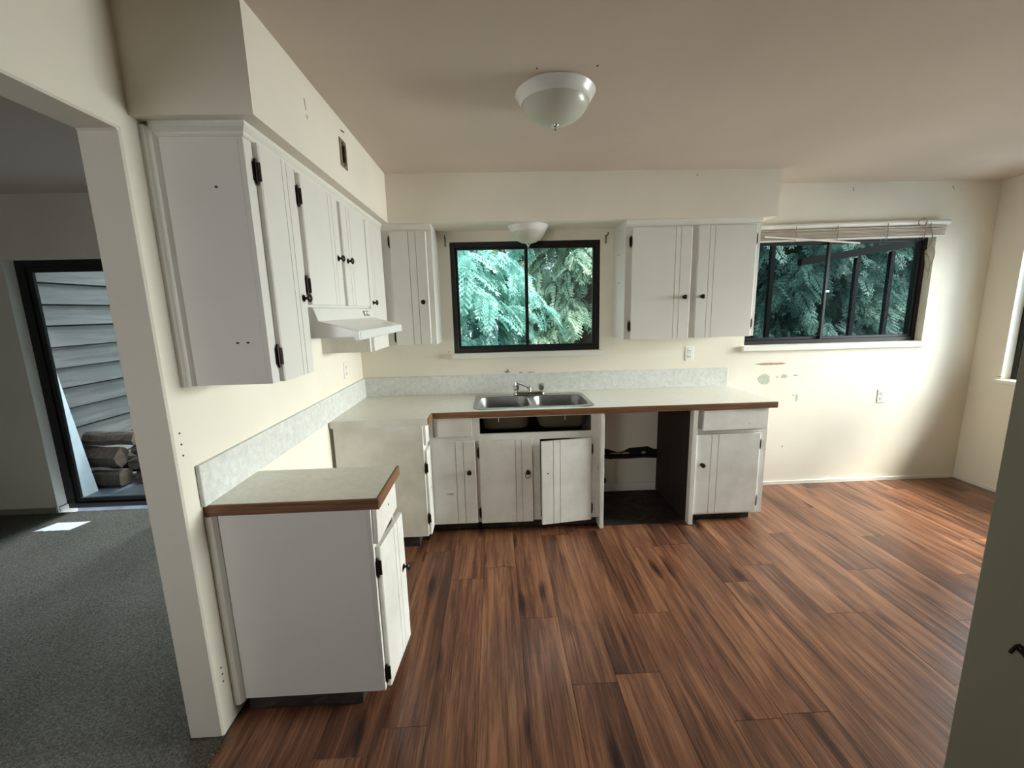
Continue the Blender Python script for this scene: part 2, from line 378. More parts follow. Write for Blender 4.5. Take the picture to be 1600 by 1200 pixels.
# ------------------------------------------------------------------ windows and the sliding door
def sash(m, axis, a0, a1, z0, z1, b0, b1, w):
    p = wall_panel(a0, a1, z0, z1, b0, b1, [(a0+w, a1-w, z0+w, z1-w)], axis); m.add(p.v, p.f)
def window(name, axis, a0, a1, z0, z1, b0, fw, glasses, sill, split=.5, sw=.02, sgn=1):
    """slider: outer frame, two sashes with panes; b0 = inner face of the frame, sgn the way out of the room"""
    root = bpy.data.objects.new(name, None); COL.objects.link(root); root['kind'] = 'structure'
    mid = a0+(a1-a0)*split
    loc = Vn((a0+a1)/2, b0, z0) if axis == 'x' else Vn(b0, (a0+a1)/2, z0)
    root.location = loc; WO[root.name] = loc
    B = lambda d: b0+sgn*d
    m = MB(); sash(m, axis, a0, a1, z0, z1, min(B(0), B(.08)), max(B(0), B(.08)), fw); m.build('frame', 'black', root, bevel=.002)
    for k, (p, q, d) in enumerate(((a0+fw, mid+sw*.8, .035), (mid-sw*.8, a1-fw, .012))):
        m = MB(); sash(m, axis, p, q, z0+fw, z1-fw, min(B(d), B(d+.02)), max(B(d), B(d+.02)), sw); s_ = m.build('sash', 'black', root, bevel=.0015)
        m = MB(); e0, e1 = sorted((B(d+.008), B(d+.012)))
        if axis == 'x': m.box(p+sw, q-sw, e0, e1, z0+fw+sw, z1-fw-sw)
        else: m.box(e0, e1, p+sw, q-sw, z0+fw+sw, z1-fw-sw)
        m.build('pane', glasses[k], s_)
    if sill:
        m = MB()
        if axis == 'x': m.box(a0-.02, a1+.03, -.03, b0+.001, z0-.045, z0-.001)
        else: m.box(5.2, b0, a0-.02, a1+.02, z0-.03, z0-.001)
        m.build('sill', 'trim', root, bevel=.003)
    return root
window_1 = window('window_1', 'x', W1[0], W1[1], W1[2], W1[3], .004, .038, ('glassteal', 'glass'), True, .505, .018)
window_2 = window('window_2', 'x', W2[0], W2[1], W2[2], W2[3], .065, .035, ('glasstint', 'glasstint'), True, .47, .022)
MB().box(3.895, 3.925, .052, .066, 1.68, 1.695).build('latch', 'chrome', window_2)
window_3 = window('window_3', 'y', W3[0], W3[1], W3[2], W3[3], 5.315, .04, ('glass', 'glass'), True, .5, .022)
MB().box(5.232, 5.315, W3[1]-.004, W3[1], W3[2], W3[3]).build('jamb', 'trim', window_3)
door_1 = bpy.data.objects.new('door_1', None); COL.objects.link(door_1); door_1['kind'] = 'structure'; door_1.location = (-1.67, .08, 0); WO['door_1'] = Vn(-1.67, .08, 0)
m = wall_panel(-2.638, -.7, 0, 2.068, .08, .155, [(-2.57, -.78, .045, 2.02)], 'x')
m.build('frame', 'black', door_1, bevel=.003)
for p, q, y in ((-2.57, -1.6, .092), (-1.66, -.78, .122)):
    m = MB(); sash(m, 'x', p, q, .045, 2.02, y, y+.026, .042); s_ = m.build('sash', 'black', door_1, bevel=.002)
    MB().box(p+.042, q-.042, y+.01, y+.016, .087, 1.978).build('pane', 'glass', s_)
MB().box(-2.6395, -2.636, .0, .08, 0.004, 2.069).build('jamb', 'trim', door_1)
MB().box(-2.636, -2.626, .01, .08, 0.004, .045).build('jamb_foot', 'trim', door_1)

# ------------------------------------------------------------------ cabinet pieces
def knob(parent, p, V, label=None, s=1):
    return MB().lathe([(.013*s, 0), (.013*s, .003), (.006*s, .006), (.0055*s, .014), (.012*s, .018), (.0165*s, .022), (.0165*s, .026), (.011*s, .031), (0.001, .032)], p, V, 16).build('knob', 'bronze', parent, origin=p, smooth=True)
def hinge(parent, o, U, V, hz=.06):
    """leaf on the frame, leaf on the door edge, barrel with finials; o = on the frame face at the door's edge, U towards the door"""
    m = MB(); Z = (0, 0, 1); o = Vector(o); U = Vector(U); V = Vector(V)
    m.obox(o, U, V, Z, -.016, 0, .0005, .003, -hz/2, hz/2)
    m.obox(o, U, V, Z, -.004, .0, .003, .021, -hz/2, hz/2)
    c = o+V*.006-U*.006
    m.lathe([(.002, -hz*.72), (.0045, -hz*.62), (.0045, hz*.62), (.002, hz*.72)], c, Z, 8)
    return m.build('hinge', 'bronze', parent, origin=o)
def door(parent, o, U, V, w, z0, z1, knob_side, knob_z, hinges=(.12, .85), t=.02, grooves=(.078, .122), mat='cab', has_knob=True, name='door', knob_in=.045):
    """slab door with two vertical grooves near its knob side; o = foot corner on the frame face at u=0"""
    o = Vector(o); U = Vector(U).normalized(); V = Vector(V).normalized()
    b, gd, gw = .004, .009, .0019
    pts = [(0, .0005), (w, .0005), (w, t-b), (w-b, t)]
    gs = sorted([(w-g if knob_side == 'hi' else g) for g in grooves], reverse=True)
    for g in gs: pts += [(g+gw, t), (g, t-gd), (g-gw, t)]
    pts += [(b, t), (0, t-b)]
    m = MB(); m.prism(pts, lambda u, v: o+U*u+V*v+Vn(0, 0, z0-o.z), lambda u, v: o+U*u+V*v+Vn(0, 0, z1-o.z))
    d = m.build(name, mat, parent, origin=Vn(o.x, o.y, z0))
    ku = w-knob_in if knob_side == 'hi' else knob_in
    if has_knob: knob(d, o+U*ku+V*t+Vn(0, 0, knob_z-o.z), V)
    else: MB().lathe([(.006, 0), (.006, .001)], o+U*ku+V*t+Vn(0, 0, knob_z-o.z), V, 8).build('knob_hole', 'mark', d)
    for h in hinges:
        hu, hU = (0, U) if knob_side == 'hi' else (w, -U)
        hinge(d, o+U*hu+Vn(0, 0, z0+(z1-z0)*h-o.z), hU, V)
    return d
X, Y, nX, nY = (1, 0, 0), (0, 1, 0), (-1, 0, 0), (0, -1, 0)
CROWN = [(0, 2.172), (.004, 2.172), (.008, 2.178), (.008, 2.184), (.018, 2.196), (.021, 2.202), (.021, 2.2125), (0, 2.2125)]

# wall cabinets on the left wall -----------------------------------
FX = .303
t = thing('wall_cabinet', (.15, -1.81, 1.363), 'tall narrow white wall cabinet at the near end, with bare grey side panel', 'cabinet')
MB().box(.0, FX-.018, -1.966, -1.64, 1.363, 2.212).build('body', 'cab', t)
m = wall_panel(-1.966, -1.64, 1.363, 2.212, FX-.018, FX, [(-1.905, -1.668, 1.39, 2.155)], 'y')
m.build('face_frame', 'cab', t, bevel=.001)
door(t, (FX, -1.915, 1.363), Y, X, .253, 1.363, 2.172, 'hi', 1.667, (.115, .885), knob_in=.03, grooves=(.065, .1))
m = MB(); m.prism(CROWN, lambda u, z: (FX+u, -1.966-u, z), lambda u, z: (FX+u, -1.64, z)); m.prism(CROWN, lambda u, z: (.028, -1.966-u, z), lambda u, z: (FX+u, -1.966-u, z)); m.build('crown_molding', 'trim', t)
m = MB(); m.pz([(.0, -1.966), (.0, -1.99), (.012, -1.99), (.018, -1.98), (.03, -1.978), (.04, -1.966)], 1.363, 2.2); m.build('scribe_molding', 'trim', t)
for (x, z) in ((.2, 2.02), (.2, 1.51), (.235, 1.51)):
    MB().py(blob(x, z, .006, .004, int(x*99)), -1.9672, -1.966).build('nail_hole', 'mark', t)
t = thing('wall_cabinet', (.15, -1.2, 1.643), 'short white double-door wall cabinet above the range hood', 'cabinet')
MB().box(0, FX-.018, -1.64, -.765, 1.632, 2.212).build('body', 'cab', t)
m = wall_panel(-1.64, -.765, 1.632, 2.212, FX-.018, FX, [(-1.6, -1.215, 1.66, 2.155), (-1.155, -.775, 1.66, 2.155)], 'y')
m.build('face_frame', 'cab', t, bevel=.001)
door(t, (FX, -1.61, 1.643), Y, X, .405, 1.643, 2.168, 'hi', 1.874, (.15, .83))
door(t, (FX, -1.157, 1.643), Y, X, .395, 1.643, 2.166, 'lo', 1.877, ())
MB().prism(CROWN, lambda u, z: (FX+u, -1.64, z), lambda u, z: (FX+u, -.765, z)).build('crown_molding', 'trim', t)
t = thing('wall_cabinet', (.15, -.54, 1.357), 'white single-door wall cabinet beyond the range hood, in the left corner', 'cabinet')
MB().box(0, FX-.018, -.765, -.32, 1.357, 2.212).build('body', 'worn', t)
m = wall_panel(-.765, -.32, 1.357, 2.212, FX-.018, FX, [(-.72, -.39, 1.38, 2.15)], 'y')
m.build('face_frame', 'cab', t, bevel=.001)
door(t, (FX, -.735, 1.36), Y, X, .365, 1.36, 2.162, 'lo', 1.665, (), knob_in=.04)
MB().prism(CROWN, lambda u, z: (FX+u, -.765, z), lambda u, z: (FX+u, -.32-u, z)).build('crown_molding', 'trim', t)

# wall cabinets on the back wall ------------------------------------
FY = -.319
t = thing('wall_cabinet', (.48, -.16, 1.359), 'narrow white single-door wall cabinet between the corner and the sink window', 'cabinet')
MB().box(.001, .664, FY+.018, -.001, 1.359, 2.212).build('body', 'cab', t)
m = wall_panel(FX, .664, 1.359, 2.212, FY, FY+.018, [(.375, .62, 1.38, 2.15)], 'x')
m.build('face_frame', 'cab', t, bevel=.001)
door(t, (.37, FY, 1.365), X, nY, .256, 1.365, 2.158, 'hi', 1.669, (.07, .92), knob_in=.04, grooves=(.075, .125))
MB().prism(CROWN, lambda u, z: (FX+u*.5, FY-u, z), lambda u, z: (.664, FY-u, z)).build('crown_molding', 'trim', t)
MB().box(.664, .666, -.12, -.10, 1.665, 1.705).build('catch_plate', 'plastic', t)
t = thing('wall_cabinet', (2.56, -.16, 1.358), 'wide white double-door wall cabinet between the two windows', 'cabinet')
MB().box(2.063, 3.063, FY+.018, -.001, 1.358, 2.212).build('body', 'cab', t)
m = wall_panel(2.063, 3.063, 1.358, 2.212, FY, FY+.018, [(2.115, 2.545, 1.38, 2.155), (2.6, 3.02, 1.38, 2.155)], 'x')
m.build('face_frame', 'cab', t, bevel=.001)
door(t, (2.106, FY, 1.358), X, nY, .443, 1.358, 2.16, 'hi', 1.661, (.12, .88), knob_in=.046, grooves=(.084, .122))
door(t, (2.594, FY, 1.358), X, nY, .434, 1.358, 2.166, 'lo', 1.662, (.12, .88), knob_in=.044, grooves=(.084, .122))
MB().prism(CROWN, lambda u, z: (2.063, FY-u, z), lambda u, z: (3.063, FY-u, z)).build('crown_molding', 'trim', t)
for z in (1.78, 1.99): MB().box(2.0625, 2.063, -.2, -.12, z, z+.003).build('shelf_pin_mark', 'mark', t)

# range hood ---------------------------------------------------------
t = thing('range_hood', (.25, -1.2, 1.483), 'white range hood with sloping top under the short cabinet', 'range hood')
prof = [(0, 1.632), (.325, 1.632), (.333, 1.627), (.35, 1.573), (.513, 1.527), (.515, 1.487), (.5, 1.483), (.49, 1.5), (.02, 1.5), (0, 1.483)]
HY0, HY1 = -1.637, -.79
m = MB(); m.prism(prof, lambda x, z: (x, HY0, z), lambda x, z: (x, HY1, z)); m.build('hood_body', 'white', t, bevel=.003, seg=2)
MB().box(.5145, .5165, HY0+.02, HY1-.09, 1.493, 1.521).build('front_strip', 'white', t, bevel=.0008, label='bright metal strip along the hood lip')
m = MB(); m.obox((.345, -.98, 1.585), Y, (.958, 0, .287), (-.287, 0, .958), 0, .11, 0, .002, 0, .03); m.build('label_plate', 'metalbox', t)
for y in (-.97, -.92): MB().obox((.345, y, 1.59), Y, (.958, 0, .287), (-.287, 0, .958), 0, .03, .002, .006, .002, .018).build('switch', 'plastic', t)
m = MB(); m.obox((.35, -1.0, 1.574), Vn(.163, .15, -.046), (0, 0, 1), Vn(-.15, .163, 0), 0, 1, 0, .0015, 0, .008); m.build('crease', 'white', t)
MB().box(.06, .46, -1.5, -.95, 1.494, 1.5).build('filter', 'steel', t)

# worktops -----------------------------------------------------------
SX0, SX1, SY0, SY1 = .945, 1.77, -.59, -.1
t = thing('worktop', (1.5, -.33, .87), 'long speckled off-white worktop with oak edge holding the sink', 'worktop')
m = MB(); z0, z1 = .873, .915
m = wall_panel(0, 3.066, -.785, -.001, z0, z1, [(.638, 3.066, -.785, -.642), (SX0, SX1, SY0, SY1)], 'z')
m.build('top', 'lam', t)
MB().box(.638, 3.076, -.654, -.642, z0, z1+.0006).build('edge_strip', 'oak_x', t, bevel=.003, label='oak strip along the front edge')
MB().box(.638, .65, -.797, -.654, z0, z1+.0006).build('edge_strip', 'oak_y', t, bevel=.003, label='short oak strip at the corner')
MB().box(.012, .638, -.797, -.785, z0-.004, z1).build('end_strip', 'worn', t, label='worn white strip on the stove side')
MB().box(3.066, 3.076, -.642, -.001, z0, z1).build('end_strip', 'lam', t)
tag(MB().box(.0, .017, -1.987, -.001, .9155, 1.074).build('backsplash', 'splash', bevel=.002), 'mottled grey backsplash along the left wall, running past the stove gap', 'backsplash')
tag(MB().box(.018, 3.056, -.017, -.001, .9155, 1.074).build('backsplash', 'splash', bevel=.002), 'mottled grey backsplash behind the sink', 'backsplash')
t = thing('worktop', (.32, -1.8, .873), 'small oak-edged worktop on the stand-alone cabinet near the partition end', 'worktop')
MB().box(.0, .629, -1.966, -1.631, .876, .915).build('top', 'lam', t)
MB().box(0, .641, -1.978, -1.966, .873, .9156).build('edge_strip', 'oak_x', t, bevel=.003, label='oak strip on the near side')
MB().box(.629, .641, -1.966, -1.631, .873, .9156).build('edge_strip', 'oak_y', t, bevel=.003, label='oak strip along the front')

# base cabinets ------------------------------------------------------
t = thing('base_cabinet', (.3, -1.8, 0), 'small stand-alone white base cabinet near the partition end', 'cabinet')
BX = .6
MB().box(.035, BX-.018, -1.96, -1.645, .066, .872).build('body', 'cab', t)
m = wall_panel(-1.96, -1.645, .066, .872, BX-.018, BX, [(-1.905, -1.69, .1, .69), (-1.905, -1.69, .72, .845)], 'y')
m.build('face_frame', 'worn', t, bevel=.001)
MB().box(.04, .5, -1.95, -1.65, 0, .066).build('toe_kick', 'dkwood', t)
MB().px([(-1.955, .72), (-1.645, .72), (-1.645, .868), (-1.945, .868)], BX+.001, BX+.02).build('drawer_front', 'worn', t, bevel=.002)
MB().lathe([(.005, 0), (.005, .001)], (BX+.02, -1.78, .8), X, 8).build('screw_hole', 'mark', t)
a = math.radians(5)
door(t, (BX, -1.94, .07), (math.sin(a), math.cos(a), 0), (math.cos(a), -math.sin(a), 0), .285, .07, .7, 'hi', .45, (.1, .86), knob_in=.035, mat='worn')
MB().pz([(.001, -1.955), (.001, -1.982), (.012, -1.985), (.026, -1.98), (.034, -1.965), (.034, -1.955)], .06, .872).build('scribe_molding', 'trim', t)

t = thing('base_cabinet', (.5, -.4, 0), 'worn white corner base cabinet with scuffed side facing the stove gap', 'cabinet')
MB().pz([(.025, -.79), (.582, -.79), (.582, -.605), (.6, -.587), (.945, -.587), (.945, -.002), (.025, -.002)], .085, .868).build('body', 'worn', t)
m = wall_panel(-.79, -.605, .085, .868, .582, .6, [(-.77, -.64, .1, .69)], 'y'); m.build('face_frame', 'worn', t, bevel=.001)
m = wall_panel(.6, .945, .075, .868, -.605, -.587, [(.64, .9, .1, .69), (.64, .9, .73, .855)], 'x')
m.build('face_frame', 'worn', t, bevel=.001)
MB().box(.6, .618, -.77, -.65, .725, .865).build('drawer_front', 'worn', t, bevel=.002)
door(t, (.6, -.775, .09), Y, X, .13, .09, .69, 'hi', .4, (.2, .8), has_knob=False, grooves=(), mat='worn', name='door')
MB().box(.677, .911, -.625, -.606, .732, .866).build('drawer_front', 'worn', t, bevel=.002)
door(t, (.615, -.605, .08), X, nY, .315, .08, .695, 'hi', .471, (), mat='worn', knob_in=.047, grooves=(.085, .14))
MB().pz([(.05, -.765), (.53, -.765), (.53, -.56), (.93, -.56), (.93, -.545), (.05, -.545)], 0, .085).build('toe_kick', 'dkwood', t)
MB().py(blob(.74, .31, .035, .008, 77, rough=.7), -.6262, -.625).build('scratch', 'scrape', t)

t = thing('base_cabinet', (1.38, -.4, 0), 'white two-door sink base cabinet with missing drawer front and hanging right door', 'cabinet')
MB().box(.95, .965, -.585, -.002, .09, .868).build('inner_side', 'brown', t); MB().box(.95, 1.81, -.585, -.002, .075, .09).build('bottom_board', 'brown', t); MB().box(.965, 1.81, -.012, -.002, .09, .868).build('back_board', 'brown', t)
m = wall_panel(.945, 1.815, .075, .872, -.605, -.587, [(.965, 1.757, .74, .856), (.965, 1.335, .09, .69), (1.39, 1.757, .09, .69)], 'x')
m.build('face_frame', 'worn', t, bevel=.001)
door(t, (.957, -.605, .075), X, nY, .378, .075, .698, 'hi', .458, (.12, .85), mat='worn', knob_in=.036, grooves=(.078, .122))
a = math.radians(8)
dd = door(t, (1.757-.37*math.cos(a), -.605-.37*math.sin(a), .075), (math.cos(a), math.sin(a), 0), (math.sin(a), -math.cos(a), 0), .37, .07, .69, 'lo', .455, (.13, .86), mat='worn', has_knob=False, grooves=(.085, .135))
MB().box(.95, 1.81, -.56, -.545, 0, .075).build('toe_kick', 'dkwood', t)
MB().box(1.815, 1.843, -.648, -.002, .006, .872).build('side_panel', 'worn', t, bevel=.002)
MB().tube([(1.284, -.626, .448), (1.28, -.628, .425), (1.287, -.628, .41), (1.31, -.628, .41), (1.318, -.628, .425), (1.314, -.626, .448)], .0025, 6).build('wire_loop', 'rust', t)

t = thing('base_cabinet', (2.77, -.3, 0), 'white base cabinet with one drawer at the free end of the worktop', 'cabinet')
MB().box(2.505, 3.04, -.585, -.002, .075, .868).build('body', 'cab', t)
m = wall_panel(2.505, 3.045, .06, .872, -.605, -.587, [(2.53, 2.98, .09, .685), (2.53, 2.98, .725, .855)], 'x')
m.build('face_frame', 'worn', t, bevel=.001)
MB().pz([(2.55, -.645), (3.03, -.626), (3.03, -.607), (2.55, -.626)], .718, .866).build('drawer_front', 'worn', t, bevel=.002)
door(t, (2.52, -.605, .08), X, nY, .468, .08, .682, 'lo', .46, (.13, .86), mat='worn', knob_in=.044, grooves=(.107, .158))
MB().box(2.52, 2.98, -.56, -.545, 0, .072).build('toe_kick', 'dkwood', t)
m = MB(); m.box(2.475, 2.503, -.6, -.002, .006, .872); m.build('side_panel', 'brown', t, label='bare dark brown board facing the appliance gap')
MB().box(2.472, 2.505, -.65, -.6, .006, .872).build('front_edge', 'worn', t, bevel=.002)

# things in the appliance gap
gap = []
top = [1.85+i*.0542 for i in range(13)]; r = random.Random(3)
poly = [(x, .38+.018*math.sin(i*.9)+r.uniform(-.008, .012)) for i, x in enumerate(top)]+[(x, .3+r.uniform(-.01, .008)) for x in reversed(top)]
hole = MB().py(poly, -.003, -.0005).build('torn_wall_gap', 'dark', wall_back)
for i, (cx, rx, rz) in enumerate(((2.12, .06, .01), (2.2, .05, .012), (2.36, .025, .016), (2.0, .03, .01))):
    MB().py(blob(cx, .345, rx, rz, 60+i, rough=.5), -.006, -.003).build('torn_paper', 'scrape', hole)
m = MB().tube([(1.85, -.03, .33), (2.0, -.035, .322), (2.2, -.03, .312), (2.35, -.032, .318), (2.465, -.03, .31)], .011, 8)
tag(m.build('cable', 'dark', smooth=True), 'black cable running across the back of the appliance gap', 'cable')
MB().box(1.846, 2.47, -.008, 0, .0, .07).build('trim_1', 'trim', **st)
v = thing('shutoff_valve', (1.98, -.05, .1), 'small round shutoff valve low on the wall of the appliance gap', 'valve')
MB().lathe([(.012, 0), (.012, .03), (.02, .032), (.02, .05), (.008, .052)], (1.985, -.001, .12), nY, 14).build('valve_body', 'steelunder', v, smooth=True)
MB().lathe([(.03, 0), (.034, .006), (.03, .012)], (1.985, -.053, .12), nY, 14).build('valve_handle', 'dkwood', v, smooth=True)

# ------------------------------------------------------------------ sink and faucet
def rrect(x0, x1, y0, y1, r, z, n=6):
    P = []
    for cx, cy, a0 in ((x1-r, y1-r, 0), (x0+r, y1-r, 90), (x0+r, y0+r, 180), (x1-r, y0+r, 270)):
        for i in range(n+1):
            a = math.radians(a0+90*i/n); P.append(Vn(cx+r*math.cos(a), cy+r*math.sin(a), z))
    return P
t = thing('kitchen_sink', (1.358, -.345, .74), 'stainless double-bowl sink set into the long worktop', 'sink')
b1, b2 = (.957, 1.338, -.548, -.165), (1.378, 1.766, -.548, -.165)
def rim():
    m = MB(); x0, x1, y0, y1 = .922, 1.792, -.607, -.085
    xm = 1.358
    for (a0, a1, b) in ((x0, xm, b1), (xm, x1, b2)):
        left = a0 == x0
        def outer(z, d):
            P = []
            for cx, cy, an in ((a1, y1, 0), (a0, y1, 90), (a0, y0, 180), (a1, y0, 270)):
                rnd = .07 if ((left and an in (90, 180)) or (not left and an in (0, 270))) else 0
                for i in range(7):
                    aa = math.radians(an+90*i/6); sx = 1 if an in (0, 270) else -1; sy = 1 if an in (0, 90) else -1
                    if rnd: P.append(Vn(cx-sx*(rnd+d)+(rnd)*math.cos(aa), cy-sy*(rnd+d)+(rnd)*math.sin(aa), z))
                    else: P.append(Vn(cx, cy-sy*d-sy*.0*i, z))
            return P
        m.loft([outer(.9153, 0), outer(.9195, .006), outer(.9195, .012), rrect(*b, .075, .917), rrect(b[0]+.004, b[1]-.004, b[2]+.004, b[3]-.004, .073, .912)], False, False)
    return m
m = rim(); bm_sink = m.build('rim', 'steel', t, smooth=True)
for b in (b1, b2):
    m = MB(); L = []
    for d, z in ((.004, .912), (.012, .88), (.018, .8), (.026, .76), (.045, .745), (.075, .74)):
        L.append(rrect(b[0]+d, b[1]-d, b[2]+d, b[3]-d, max(.075-d*.4, .04), z))
    m.loft(L, False, True); bw = m.build('bowl', 'bowl', t, smooth=True)
    m = MB(); m.loft([[p+Vn(0, 0, -.003)+(p-Vn((b[0]+b[1])/2, (b[2]+b[3])/2, p.z))*.02 for p in l] for l in L], False, True); m.build('bowl_underside', 'steelunder', bw, smooth=True)
    MB().lathe([(.045, .0), (.045, .003), (.03, .004), (.028, .001)], ((b[0]+b[1])/2, (b[2]+b[3])/2, .7405), (0, 0, 1), 20).build('drain', 'chrome', bw, smooth=True)
for x in (1.1, 1.57): MB().tube([(x, -.596, .872), (x, -.597, .845), (x+.002, -.597, .823)], [.003, .004, .0025], 6).build('clip', 'chrome', t)
t = thing('kitchen_faucet', (1.355, -.125, .92), 'chrome two-handle faucet with swivel spout behind the sink bowls', 'faucet')
ft = .9196
m = MB(); m.loft([rrect(1.23, 1.48, -.155, -.098, .026, ft), rrect(1.23, 1.48, -.155, -.098, .026, ft+.02), rrect(1.238, 1.472, -.149, -.104, .022, ft+.028)]); m.build('base_plate', 'chrome', t, smooth=True)
for x in (1.253, 1.455):
    m = MB(); m.lathe([(.018, .026), (.016, .034), (.023, .04), (.027, .05), (.027, .082), (.022, .09), (.004, .092)], (x, -.127, ft), (0, 0, 1), 8); m.build('handle', 'chrome', t)
m = MB(); m.lathe([(.019, .026), (.018, .05), (.016, .075), (.006, .08)], (1.357, -.127, ft), (0, 0, 1), 16); m.build('spout_base', 'chrome', t, smooth=True)
m = MB(); m.tube([(1.357, -.127, ft+.05), (1.33, -.16, ft+.075), (1.28, -.215, ft+.105), (1.245, -.255, ft+.122), (1.236, -.265, ft+.12), (1.234, -.268, ft+.105)], [.011, .0105, .0095, .009, .01, .01], 12); m.build('spout', 'chrome', t, smooth=True)

# ------------------------------------------------------------------ ceiling lights
def ceiling_light(x, y, z, R, label):
    t = thing('ceiling_light', (x, y, z), label, 'ceiling light', 'dome ceiling lights')
    m = MB(); m.lathe([(R*.98, 0), (R, -.006), (R*.985, -.012), (R*.93, -.024), (R*.92, -.03), (R*.89, -.036), (R*.86, -.046), (R*.84, -.048), (R*.8, -.04), (R*.6, -.02)], (x, y, z), (0, 0, 1), 48, False); m.build('pan', 'white', t, smooth=True)
    m = MB(); n = 96; prof = [(R*.83, -.044), (R*.80, -.062), (R*.72, -.082), (R*.58, -.102), (R*.38, -.118), (R*.16, -.127), (R*.04, -.129)]
    m.loft([[Vn(x+(r*(1+(.007 if i % 2 else -.007)*(1 if r > R*.3 else 0)))*math.cos(2*math.pi*i/n), y+(r*(1+(.007 if i % 2 else -.007)*(1 if r > R*.3 else 0)))*math.sin(2*math.pi*i/n), z+h) for i in range(n)] for r, h in prof], False, True)
    m.build('glass_dome', 'frost', t, smooth=True)
    m = MB(); m.lathe([(.014, -.126), (.018, -.131), (.016, -.137), (.007, -.14), (.006, -.148), (.009, -.153), (.001, -.158)], (x, y, z), (0, 0, 1), 16); m.build('finial', 'chrome', t, smooth=True)
    return t
ceiling_light(1.392, -1.435, ZC, .176, 'white dome ceiling light in the middle of the kitchen ceiling')
ceiling_light(1.366, -.18, 2.213, .152, 'white dome ceiling light under the soffit above the sink window')

# ------------------------------------------------------------------ outlets, box, brackets
def outlet(p, U, V, label, w=.072, h=.118):
    t = thing('wall_outlet', p, label, 'outlet'); p = Vector(p); Z = (0, 0, 1)
    m = MB().obox(p, U, V, Z, -w/2, w/2, 0, .005, -h/2, h/2); m.build('cover_plate', 'plastic', t, bevel=.002, seg=2)
    for z in (.024, -.024):
        m = MB().obox(p, U, V, Z, -.016, .016, .005, .008, z-.015, z+.015); s_ = m.build('socket', 'plastic', t, bevel=.002)
        m = MB(); m.obox(p, U, V, Z, -.008, -.005, .008, .0085, z-.004, z+.006); m.obox(p, U, V, Z, .005, .008, .008, .0085, z-.004, z+.006); m.obox(p, U, V, Z, -.002, .002, .008, .0085, z-.011, z-.007)
        m.build('slot', 'dark', s_)
    MB().lathe([(.003, 0), (.003, .001)], p+Vector(V)*.005, V, 8).build('screw', 'metalbox', t)
outlet((2.724, 0, 1.2), X, nY, 'white outlet on the back wall right above the long worktop')
outlet((4.45, 0, .78), X, nY, 'white outlet low on the bright back wall under the right window')
outlet((0, -.393, 1.195), Y, X, 'white outlet on the left wall below the range hood')
t = thing('junction_box', (.373, -1.198, 2.38), 'open metal junction box cut into the left soffit', 'junction box')
m = MB(); sash(m, 'y', -1.243, -1.153, 2.312, 2.44, .3735, .378, .016); m.build('rim', 'metalbox', t)
MB().box(.3735, .3745, -1.227, -1.169, 2.328, 2.424).build('inside', 'rust', t)
for z in (2.322, 2.43): MB().lathe([(.004, 0), (.004, .002)], (.378, -1.198, z), X, 8).build('screw', 'dark', t)
MB().box(.3735, .382, -1.205, -1.19, 2.34, 2.41).build('wire', 'dark', t)
m = MB(); m.tube([(.3735, -1.2, 2.485), (.38, -1.175, 2.483)], .0025, 6); m.build('bent_nail', 'dark', t)
for x, lb in ((.726, 'small dark curtain bracket left of the sink window'), (2.0, 'small dark curtain bracket right of the sink window')):
    t = thing('curtain_bracket', (x, 0, 2.14), lb, 'bracket', 'curtain brackets at the sink window')
    MB().box(x-.007, x+.007, -.003, 0, 2.1, 2.165).build('plate', 'metalbox', t)
    MB().tube([(x, -.003, 2.155), (x, -.04, 2.155), (x+.004, -.055, 2.165), (x+.004, -.055, 2.178)], .004, 6).build('hook', 'bronze', t)

# ------------------------------------------------------------------ blind over the right window
t = thing('window_blind', (3.93, -.05, 2.1), 'beige matchstick blind rolled up under its rail above the right window', 'blind')
bx0, bx1 = 3.12, 4.755
def zl(x): return 2.188+(x-bx0)*.014
m = MB(); m.tube([(bx0, -.045, zl(bx0)), (3.9, -.05, zl(3.9)+.004), (bx1+.03, -.045, zl(bx1))], .021, 12); m.build('head_rail', 'trim', t, smooth=True)
for i in range(9):
    z = 2.158-i*.0085; j = random.uniform(-.006, .006); sl = random.uniform(-.002, .004)
    m = MB(); m.prism([(-.062+j, z), (-.03+j, z), (-.03+j, z+.0065), (-.062+j, z+.0065)], lambda y, zz: (bx0+random.uniform(0, .004), y, zz-.004), lambda y, zz: (bx1-.004, y, zz+.018+sl))
    m.build('slat', 'blind', t)
m = MB(); m.prism([(-.07, 2.078), (-.03, 2.078), (-.03, 2.088), (-.07, 2.088)], lambda y, z: (bx0, y, z-.002), lambda y, z: (bx1-.002, y, z+.02)); m.build('bottom_rail', 'trim', t)
m = MB(); m.prism([(-.082, 2.112), (-.072, 2.112), (-.072, 2.124), (-.082, 2.124)], lambda y, z: (3.25, y, z-.002), lambda y, z: (4.03, y, z-.062)); m.build('loose_slat', 'trim', t, label='slat hanging loose and tilted below the roll')
for x in (3.17, 3.5, 3.84, 4.25, 4.56):
    MB().tube([(x, -.075, zl(x)), (x+.004, -.078, 2.12), (x, -.074, 2.075), (x, -.025, 2.075), (x, -.022, zl(x))], .0028, 6).build('cord_band', 'cord', t)
m = MB(); pts = []
for i in range(40):
    u = i/39; pts.append((4.6+.02*math.sin(u*9)+.02*u, -.08+.012*math.sin(u*14), 2.2-.42*u+.05*math.sin(u*12)*u))
m.tube(pts, .003, 6); pts = []
for i in range(26):
    a = i/25*2*math.pi; pts.append((4.53+.035*math.cos(a), -.08, 2.205+.03*math.sin(a)))
m.tube(pts, .003, 6); pts = []
